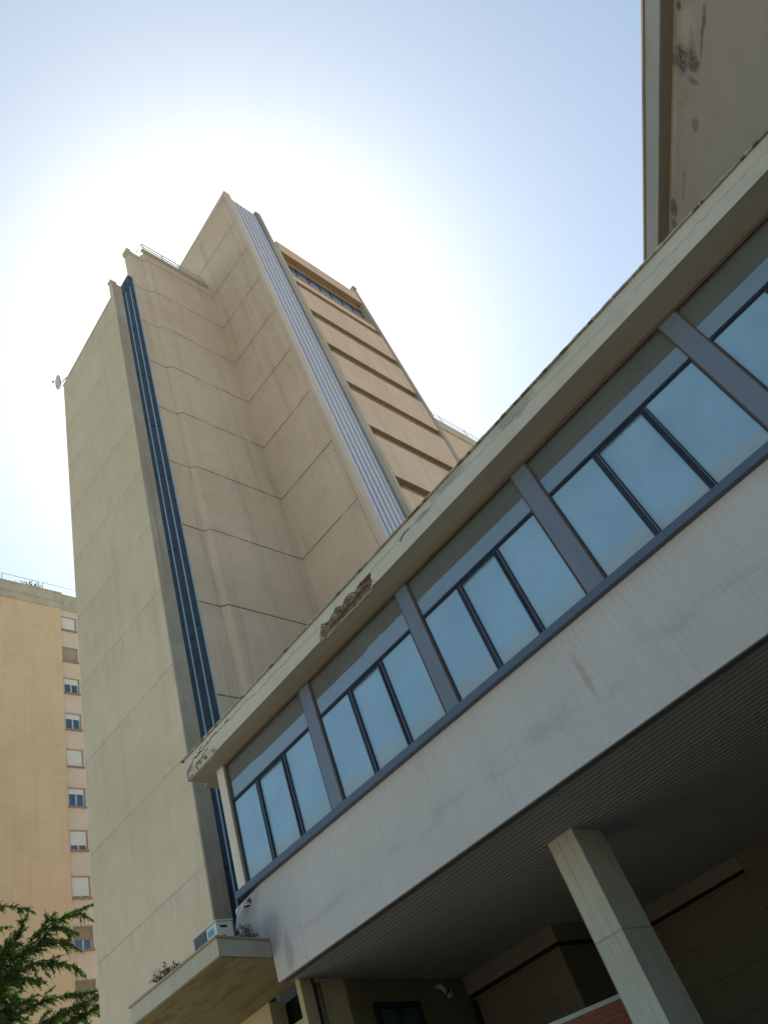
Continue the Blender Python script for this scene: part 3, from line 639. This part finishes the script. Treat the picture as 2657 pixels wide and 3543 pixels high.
# louvred window and duct on the side wall of the undercroft
ub = ed(2.55); uc = ed(3.7)
fr = thing('window', 'dim steel framed window on the undercroft side wall beside the pilaster', 'window', (ub[0], ub[1], 3))
def side(s, off, z): return (P0.x + DIR.x * s + 0.974 * off, P0.y + DIR.y * s + 0.225 * off, z)
def sbox(s0, s1, o0, o1, z0, z1, mb, mi=0):
    p = [side(s0, o0, z0), side(s1, o0, z0), side(s1, o1, z0), side(s0, o1, z0), side(s0, o0, z1), side(s1, o0, z1), side(s1, o1, z1), side(s0, o1, z1)]
    return mb.hexa(p, mi)
q = MB()
for s0, s1, z0, z1 in ((2.2, 2.28, 3.0, 4.45), (3.5, 3.58, 3.0, 4.45), (2.28, 3.5, 4.37, 4.45), (2.85, 2.9, 3.0, 4.37)): sbox(s0, s1, 0.002, 0.08, z0, z1, q)
q.build('frame', M['void'], fr); q = MB(); sbox(2.28, 3.5, 0.002, 0.03, 3.0, 4.36, q); q.build('pane', M['glass_far'], fr)
q = thing('vent_pipe', 'short pale bent vent pipe on the dark undercroft wall', 'pipe', side(4.45, 0.1, 4.4))
MB().tube([side(4.42, 0.0, 4.68), side(4.42, 0.11, 4.68), side(4.45, 0.13, 4.60), side(4.49, 0.13, 4.55)], 0.045, 10).build('upper_elbow', M['dimpipe'], q, smooth=True)
MB().tube([side(4.55, 0.13, 4.52), side(4.61, 0.13, 4.49), side(4.68, 0.13, 4.52), side(4.70, 0.13, 4.60)], 0.045, 10).build('lower_elbow', M['dimpipe'], q, smooth=True)
q2 = MB(); sbox(4.36, 4.76, 0.002, 0.02, 4.42, 4.72, q2); q2.build('back_plate', M['black'], q)

# brick wall
bw = thing('brick_wall', 'low red brick wall with a pale metal coping behind the concrete column', 'wall', (-7, 10.8, 0))
q = MB().prism(ccw([(-6.36, 11.7), (-7.5, 10.55), (-7.62, 10.66), (-6.48, 11.82)]), 0, 3.06); q.build('brickwork', M['brick'], bw)
MB().prism(ccw([(-6.42, 11.60), (-7.56, 10.47), (-7.66, 10.66), (-6.5, 11.82)]), 3.062, 3.12).build('coping', M['white'], bw)

# ------------------------------------------------------------------ air conditioner, cables, weeds
acu = thing('air_conditioner', 'white air conditioner outdoor unit standing on the canopy corner', 'air conditioner', (-10.15, 7.25, 5.36))
MB().box(-10.50, -9.87, 7.08, 7.36, 5.40, 5.74).box(-10.515, -9.855, 7.065, 7.375, 5.742, 5.765).build('casing', M['white'], acu, 0.006)
q = MB()
for i in range(12): q.box(-10.46, -10.14, 7.068, 7.078, 5.42 + .026 * i, 5.432 + .026 * i)
q.box(-10.46, -10.14, 7.072, 7.079, 5.42, 5.73, 1); q.build('fan_grille', [M['steel'], M['black']], acu)
MB().box(-10.09, -9.95, 7.074, 7.079, 5.60, 5.68).box(-10.09, -9.95, 7.074, 7.079, 5.49, 5.545).build('front_stripe', M['cyan'], acu)
MB().box(-9.869, -9.862, 7.14, 7.26, 5.655, 5.685).box(-9.869, -9.864, 7.17, 7.21, 5.52, 5.55).build('side_handle', M['black'], acu)
for x in (-10.45, -9.97): MB().box(x, x + .06, 7.1, 7.34, 5.363, 5.399).build('foot', M['black'], acu)

cb = thing('cable_bundle', 'bundle of grey and white hoses dropping from a wall hole to the canopy', 'cables', (-10.1, 7.7, 5.4))
for k_, (dx, mt, r) in enumerate(((0, 'galv', .022), (0.035, 'white', .014), (-0.03, 'black', .018))):
    pts = [(-9.93 + dx, 7.80, 6.02 - abs(dx)), (-10.0 + dx, 7.70, 6.0), (-10.12 + dx, 7.68, 5.9), (-10.2 + dx, 7.68, 5.76), (-10.19 + dx * 1.3, 7.66, 5.6), (-10.1 + dx, 7.62, 5.46), (-10.0 + dx, 7.55, 5.39), (-9.9 + dx * 3, 7.4, 5.40)]
    MB().tube(pts, r, 7).build('hose', M[mt], cb, smooth=True)
q = MB(); pts = [(-9.93 + .055 * math.cos(t), YG(-9.93) - 0.004, 6.03 + .055 * math.sin(t)) for t in [2 * math.pi * i / 12 for i in range(12)]]; q.quad(list(reversed(pts))); q.build('wall_hole', M['black'], cb)

def weed(x, y, z, h, n, label, grp=None):
    q = MB()
    for i in range(n):
        a = random.uniform(0, 6.28); sp = random.uniform(0.1, 0.75) * h; hh = h * random.uniform(0.4, 1); dx, dy = math.cos(a), math.sin(a)
        base = Vector((x + random.uniform(-.05, .05), y + random.uniform(-.04, .04), z))
        pts = [base, base + Vector((dx * sp * .25, dy * sp * .25, hh * .5)), base + Vector((dx * sp * .7, dy * sp * .7, hh * .9)), base + Vector((dx * sp, dy * sp, hh * random.uniform(.7, 1.05)))]
        q.tube(pts, 0.004, 3, 0, 0.002)
        for j in range(7):
            t = random.random(); p = pts[1].lerp(pts[3], t); l = random.uniform(.015, .04); v = Vector((random.uniform(-1, 1), random.uniform(-1, 1), random.uniform(-.6, 1))).normalized() * l; u = v.cross(Vector((dx, dy, .5))).normalized() * l * .35
            q.quad([p, p + v * .5 + u, p + v, p + v * .5 - u])
    o = q.build('dry_weed', M['weed']); tag(o, label, 'weed', grp); return o
weed(-9.86, 7.55, 5.36, 0.36, 26, 'tallest rusty dry weed on the canopy against the grey parapet wall')
weed(-9.72, 7.45, 5.36, 0.17, 14, 'short dry weed at the right end of the canopy edge by the parapet wall')
weed(-10.02, 7.35, 5.36, 0.14, 16, 'low dry weed between the air conditioner and the tall weed')
weed(-10.62, 6.85, 5.36, 0.20, 16, 'dry weed on the canopy edge just left of the air conditioner')
weed(-10.85, 6.82, 5.36, 0.26, 20, 'tall straggly dry weed on the long canopy edge')
weed(-11.05, 6.80, 5.36, 0.24, 18, 'leftmost dry weed on the long canopy edge')

# ------------------------------------------------------------------ angled building on the right
n2 = Vector((0.5362, -0.844))   # unused helper direction
A0 = Vector((3.434, 7.823)); B0 = Vector((1.154, 11.402)); u = (B0 - A0).normalized(); nn = Vector((-u.y, u.x))     # nn: outward?
if nn.dot(-A0) < 0: nn = -nn
rb_ = thing('right_building', 'taupe rendered building with a projecting grey roof edge and dark damp stains at top right', 'building', (8, 14, 0))
def ang(s, o_): p = A0 + u * s + nn * o_; return (p.x, p.y)
s0, s1 = -6.0, 12.0
MB().prism(ccw([ang(s0, 0), ang(s1, 0), ang(s1, -0.6), ang(s0, -0.6)]), 13.0, 13.40).build('verge_fascia', M['slabfascia'], rb_)
MB().prism(ccw([ang(s0, 0.035), ang(s1, 0.035), ang(s1, -0.6), ang(s0, -0.6)]), 13.402, 13.45).build('verge_edge', M['surround'], rb_)
MB().prism(ccw([ang(s0, -0.02), ang(s1, -0.02), ang(s1, -0.6), ang(s0, -0.6)]), 12.985, 12.998).build('verge_soffit', M['slabsoffit'], rb_)
MB().prism(ccw([ang(s0, -0.235), ang(s1, -0.205), ang(s1, -10), ang(s0, -10)]), 8.9, 12.983).build('wall', M['slabwall'], rb_)
MB().prism(ccw([ang(s0, -0.24), ang(0.5, -0.24), ang(0.5, -10), ang(s0, -10)]), 0, 8.899).build('lower_wall', M['slabwall'], rb_)
MB().prism(ccw([ang(0.5, -3.5), ang(s1, -3.5), ang(s1, -10), ang(0.5, -10)]), 0, 8.899).build('lower_wall', M['slabwall'], rb_)
MB().prism(ccw([ang(s0, -0.3), ang(s1, -0.3), ang(s1, -10), ang(s0, -10)]), 13.452, 13.55).build('roof', M['roofing'], rb_)

# ------------------------------------------------------------------ apartment building on the left
ap = thing('apartment_building', 'ochre apartment building with a pale strip of shuttered windows at far left', 'building', (-50, 20, 0))
MB().box(-62, -45, 2, 22.5, 0, 45.25).build('wall', M['apart'], ap)
q = MB().box(-62, -44.93, 2, 22.52, 45.252, 45.9).box(-62, -44.90, 2, 22.54, 45.92, 46.8).box(-62, -44.86, 2, 22.58, 46.81, 46.93); q.build('parapet', M['apart_cap'], ap)
st = MB().box(-62, -45.25, 22.501, 34, 0, 45.4); st.build('pale_wall', M['apart_pale'], ap)
MB().box(-62, -45.2, 22.56, 34, 45.402, 47.1).build('parapet', M['apart_cap'], ap)
for y0 in (3.2, 8.4, 11.6, 14.8, 18.0, 21.2):
    y1 = y0 + 2.9; rl = MB()
    for z in (47.2, 48.0) + ((47.4, 47.6, 47.8) if y0 == 14.8 else ()): rl.tube([(-45.3, y0, z), (-45.3, y1, z)], 0.035, 5)
    for y in (y0, y1): rl.tube([(-45.3, y, 46.9), (-45.3, y, 48.0)], 0.035, 5)
    rl.build('roof_railing', M['galv'], ap)
tops_ = [44.55, 41.48, 38.55, 35.45, 32.5, 29.55, 26.57, 23.58, 20.6, 17.65]
state = [('w', 1), ('o', 1), ('w', .36), ('w', .3), ('w', 1), ('w', .27), ('w', .72), ('w', .9), ('b', .55), ('b', 1)]
for zt_, (mk, fr_) in zip(tops_, state):
    y0, y1, h = 22.62, 23.72, 1.22
    w = MB(); xf = -45.25
    w.box(xf + .002, xf + .06, y0 - .06, y0, zt_ - h, zt_ + .05).box(xf + .002, xf + .06, y1, y1 + .09, zt_ - h, zt_ + .05).box(xf + .002, xf + .07, y0 - .06, y1 + .12, zt_ + .051, zt_ + .12).box(xf + .002, xf + .16, y0 - .1, y1 + .15, zt_ - h - .07, zt_ - h - .002)
    wo = w.build('window', M['surround'], ap)
    mt = {'w': 'shutter_white', 'o': 'shutter_worn', 'b': 'shutter_brown'}[mk]
    MB().box(xf + .002, xf + .035, y0 + .001, y1 - .001, zt_ - h * fr_, zt_ + .049).build('shutter', M[mt], wo)
    if fr_ < 1:
        MB().box(xf + .002, xf + .012, y0 + .001, y1 - .001, zt_ - h, zt_ - h * fr_ - .001).build('pane', M['glass_far'], wo)
        f2 = MB()
        for yy in (y0 + .002, (y0 + y1) / 2 - .05, y1 - .08): f2.box(xf + .013, xf + .03, yy, yy + (.1 if yy > y0 + .1 and yy < y1 - .2 else .07), zt_ - h + .001, zt_ - h * fr_ - .002)
        f2.box(xf + .013, xf + .03, y0 + .002, y1 - .01, zt_ - h, zt_ - h + .04)
        f2.build('sash', M['white'], wo)
# plant on the roof edge
q = MB()
for i in range(26):
    b0 = Vector((-45.35, 20.4, 46.93)); e = b0 + Vector((random.gauss(0, .15), random.gauss(0, .5), random.uniform(.25, .85)))
    q.tube([b0, b0.lerp(e, .5) + Vector((0, 0, .08)), e], .012, 3)
    for t in range(9):
        c_ = b0.lerp(e, random.uniform(.35, 1)); v = Vector((random.gauss(0, 1), random.gauss(0, 1), random.gauss(0.5, 1))).normalized() * .15; w_ = v.cross(Vector((0, 0, 1))).normalized() * .05
        q.quad([c_, c_ + v * .5 + w_, c_ + v, c_ + v * .5 - w_])
tag(q.build('roof_plant', M['needle_tip']), 'small green leafy shrub on the apartment building roof edge', 'plant')

# ------------------------------------------------------------------ cedar
tr = thing('cedar_tree', 'dark green cedar with drooping feathery branches at the lower left corner', 'tree', (-22.6, 8.9, 0))
tk = MB(); tk.tube([(-22.6, 8.9, 0), (-22.55, 8.95, 4), (-22.5, 8.9, 8), (-22.42, 9.05, 9.6), (-22.3, 9.2, 10.2)], 0.30, 10, 0, 0.03); tk.build('trunk', M['bark'], tr, smooth=True)
fo = MB(); wood = MB()
rnd = random.Random(11)
def needles(p, d, L, dens=1.0, size=1.0):
    """a twig from p along d, clothed in short needle tufts"""
    n = max(3, int(L / 0.020 * dens)); q = Vector(p); st = d * (L / n); dr = rnd.uniform(-0.0016, -0.0002)
    for i in range(n):
        q = q + st; st = st + Vector((rnd.gauss(0, .0010), rnd.gauss(0, .0010), dr))
        t = i / n; l = (0.07 - 0.03 * t) * size
        for k in range(3):
            v = (d * 0.8 + Vector((rnd.gauss(0, .6), rnd.gauss(0, .6), rnd.gauss(.1, .6)))).normalized() * l * rnd.uniform(.6, 1.4)
            w = v.cross(Vector((rnd.gauss(0, 1), rnd.gauss(0, 1), rnd.gauss(0, 1)))).normalized() * l * 0.17
            fo.quad([q - w, q + v, q + w], 1 if t > .55 and rnd.random() < .6 else 0)
def limb(pts, r, spread=0.5, dens=26, droop=0.35, level=0):
    P = [Vector(p) for p in pts]; seg = []
    for i in range(len(P) - 1):
        a, b = P[i], P[i + 1]; n = max(2, int((b - a).length / 0.08))
        for t in range(n): seg.append(a.lerp(b, t / n))
    seg.append(P[-1]); L = sum((P[i + 1] - P[i]).length for i in range(len(P) - 1))
    wood.tube([tuple(s) for s in seg[::2] + [seg[-1]]], r, 5, 0, 0.006)
    n = int(L * dens * (1.5 if level == 0 else 1.0))
    for i in range(n):
        t = rnd.random() ** 0.85; k = min(len(seg) - 2, int(t * (len(seg) - 1))); p = seg[k].lerp(seg[k + 1], rnd.random()); ax = (seg[k + 1] - seg[k]).normalized()
        sdv = Vector((rnd.gauss(0, 1), rnd.gauss(0, 1), 0)); sdv = (sdv - ax * sdv.dot(ax)).normalized()
        d = (ax * rnd.uniform(.4, 1.1) + sdv * rnd.uniform(.1, .8) + Vector((0, 0, rnd.uniform(-droop * 2.2, droop * .9)))).normalized()
        needles(p, d, spread * (1.2 if level == 0 else 1.0) * (1.05 - t * 0.8) * rnd.uniform(.25, 1.0))
    if level == 0:
        for k_ in range(int(L * 9)):
            t = rnd.random() * .92; k = min(len(seg) - 2, int(t * (len(seg) - 1))); p = seg[k]; ax = (seg[k + 1] - seg[k]).normalized()
            sdv = Vector((rnd.gauss(0, 1), rnd.gauss(0, 1), rnd.gauss(-.15, .35))); sdv = (sdv - ax * sdv.dot(ax)).normalized()
            ln_ = spread * rnd.uniform(.5, 1.7) * (1.1 - .7 * t); d = (ax * rnd.uniform(.5, 1.0) + sdv * rnd.uniform(.4, 1)).normalized()
            e = p + d * ln_ + Vector((0, 0, -ln_ * rnd.uniform(0, .35)))
            limb([p, p.lerp(e, .5) + Vector((0, 0, .12 * ln_)), e], 0.008, spread * .42, 42, droop, 1)
    needles(P[-1] - (P[-1] - P[-2]).normalized() * .1, (P[-1] - P[-2]).normalized(), 0.22)
limbs = [
 ([(-22.9, 7.9, 11.45), (-22.23, 9.04, 11.66), (-22.1, 9.37, 11.58), (-21.9, 9.82, 11.33)], .03, .32, 46),
 ([(-22.6, 8.6, 9.4), (-22.3, 9.0, 10.1), (-22.09, 9.38, 10.57), (-22.01, 9.56, 11.0), (-21.95, 9.69, 11.26)], .07, .42, 60),
 ([(-22.5, 9.0, 9.3), (-22.05, 9.5, 10.1), (-21.92, 9.77, 10.56), (-21.78, 10.07, 10.87), (-21.68, 10.29, 11.14)], .07, .42, 60),
 ([(-22.0, 9.8, 10.3), (-21.62, 10.41, 10.95), (-21.42, 10.82, 11.09), (-21.2, 11.22, 11.15)], .035, .30, 46),
 ([(-21.7, 10.2, 10.95), (-21.35, 10.9, 11.0), (-21.24, 11.2, 10.72)], .02, .18, 40),
 ([(-21.8, 10.1, 10.8), (-21.6, 10.5, 10.75), (-21.40, 10.83, 10.46)], .03, .26, 44),
 ([(-22.2, 9.3, 10.2), (-21.74, 10.16, 10.40), (-21.5, 10.6, 10.28), (-21.40, 10.86, 10.02)], .04, .34, 48),
 ([(-22.3, 9.2, 9.7), (-21.92, 9.77, 9.98), (-21.65, 10.3, 9.85), (-21.42, 10.75, 9.62), (-21.36, 10.95, 9.35)], .045, .36, 48),
 ([(-22.3, 9.0, 9.8), (-21.95, 9.7, 9.6), (-21.75, 10.05, 9.42)], .03, .30, 44),
 ([(-22.4, 9.0, 8.7), (-21.95, 9.8, 8.95), (-21.75, 10.14, 9.02), (-21.5, 10.7, 8.98), (-21.24, 11.15, 8.9)], .05, .36, 58),
 ([(-22.5, 9.1, 8.3), (-21.9, 9.95, 8.5), (-21.61, 10.43, 8.62), (-21.4, 10.85, 8.66), (-21.16, 11.25, 8.80)], .06, .46, 66),
 ([(-22.3, 9.6, 8.0), (-21.5, 10.7, 8.4), (-21.1, 11.4, 8.55), (-20.9, 11.8, 8.6)], .05, .42, 60),
 ([(-22.3, 8.9, 9.2), (-22.35, 9.15, 8.9), (-21.9, 9.75, 9.15), (-21.8, 9.95, 8.95)], .03, .25, 40),
 ([(-22.5, 8.6, 10.2), (-22.3, 8.9, 10.6), (-22.2, 9.1, 10.5)], .03, .34, 50),
 ([(-22.7, 8.3, 9.8), (-22.4, 8.9, 10.2), (-22.2, 9.2, 10.3)], .04, .45, 60),
 ([(-22.9, 8.2, 11.0), (-22.4, 8.9, 11.15), (-22.15, 9.3, 11.05)], .02, .2, 34),
]
for i in range(30):                                    # the inner mass round the trunk
    z = 7.2 + 3.2 * i / 30; a = i * 2.4; r = rnd.uniform(.5, .95)
    cx_, cy_ = -22.45, 9.0; limbs.append(([(cx_, cy_, z), (cx_ + .5 * r * math.cos(a), cy_ + .5 * r * math.sin(a), z + .2), (cx_ + r * math.cos(a), cy_ + r * math.sin(a), z + .1)], .04, .45, 40))
for i in range(26):                                    # lower boughs
    z = 2.2 + 5.4 * i / 26; a = i * 2.4 + .6; r = rnd.uniform(1.6, 2.8)
    limbs.append(([(-22.5, 8.95, z), (-22.5 + .5 * r * math.cos(a), 8.95 + .5 * r * math.sin(a), z + .4), (-22.5 + r * math.cos(a), 8.95 + r * math.sin(a), z + .1)], .06, .55, 30))
for l in limbs: limb(*l)
fo.build('crown', [M['needle'], M['needle_tip']], tr); wood.build('branches', M['bark'], tr, smooth=True)
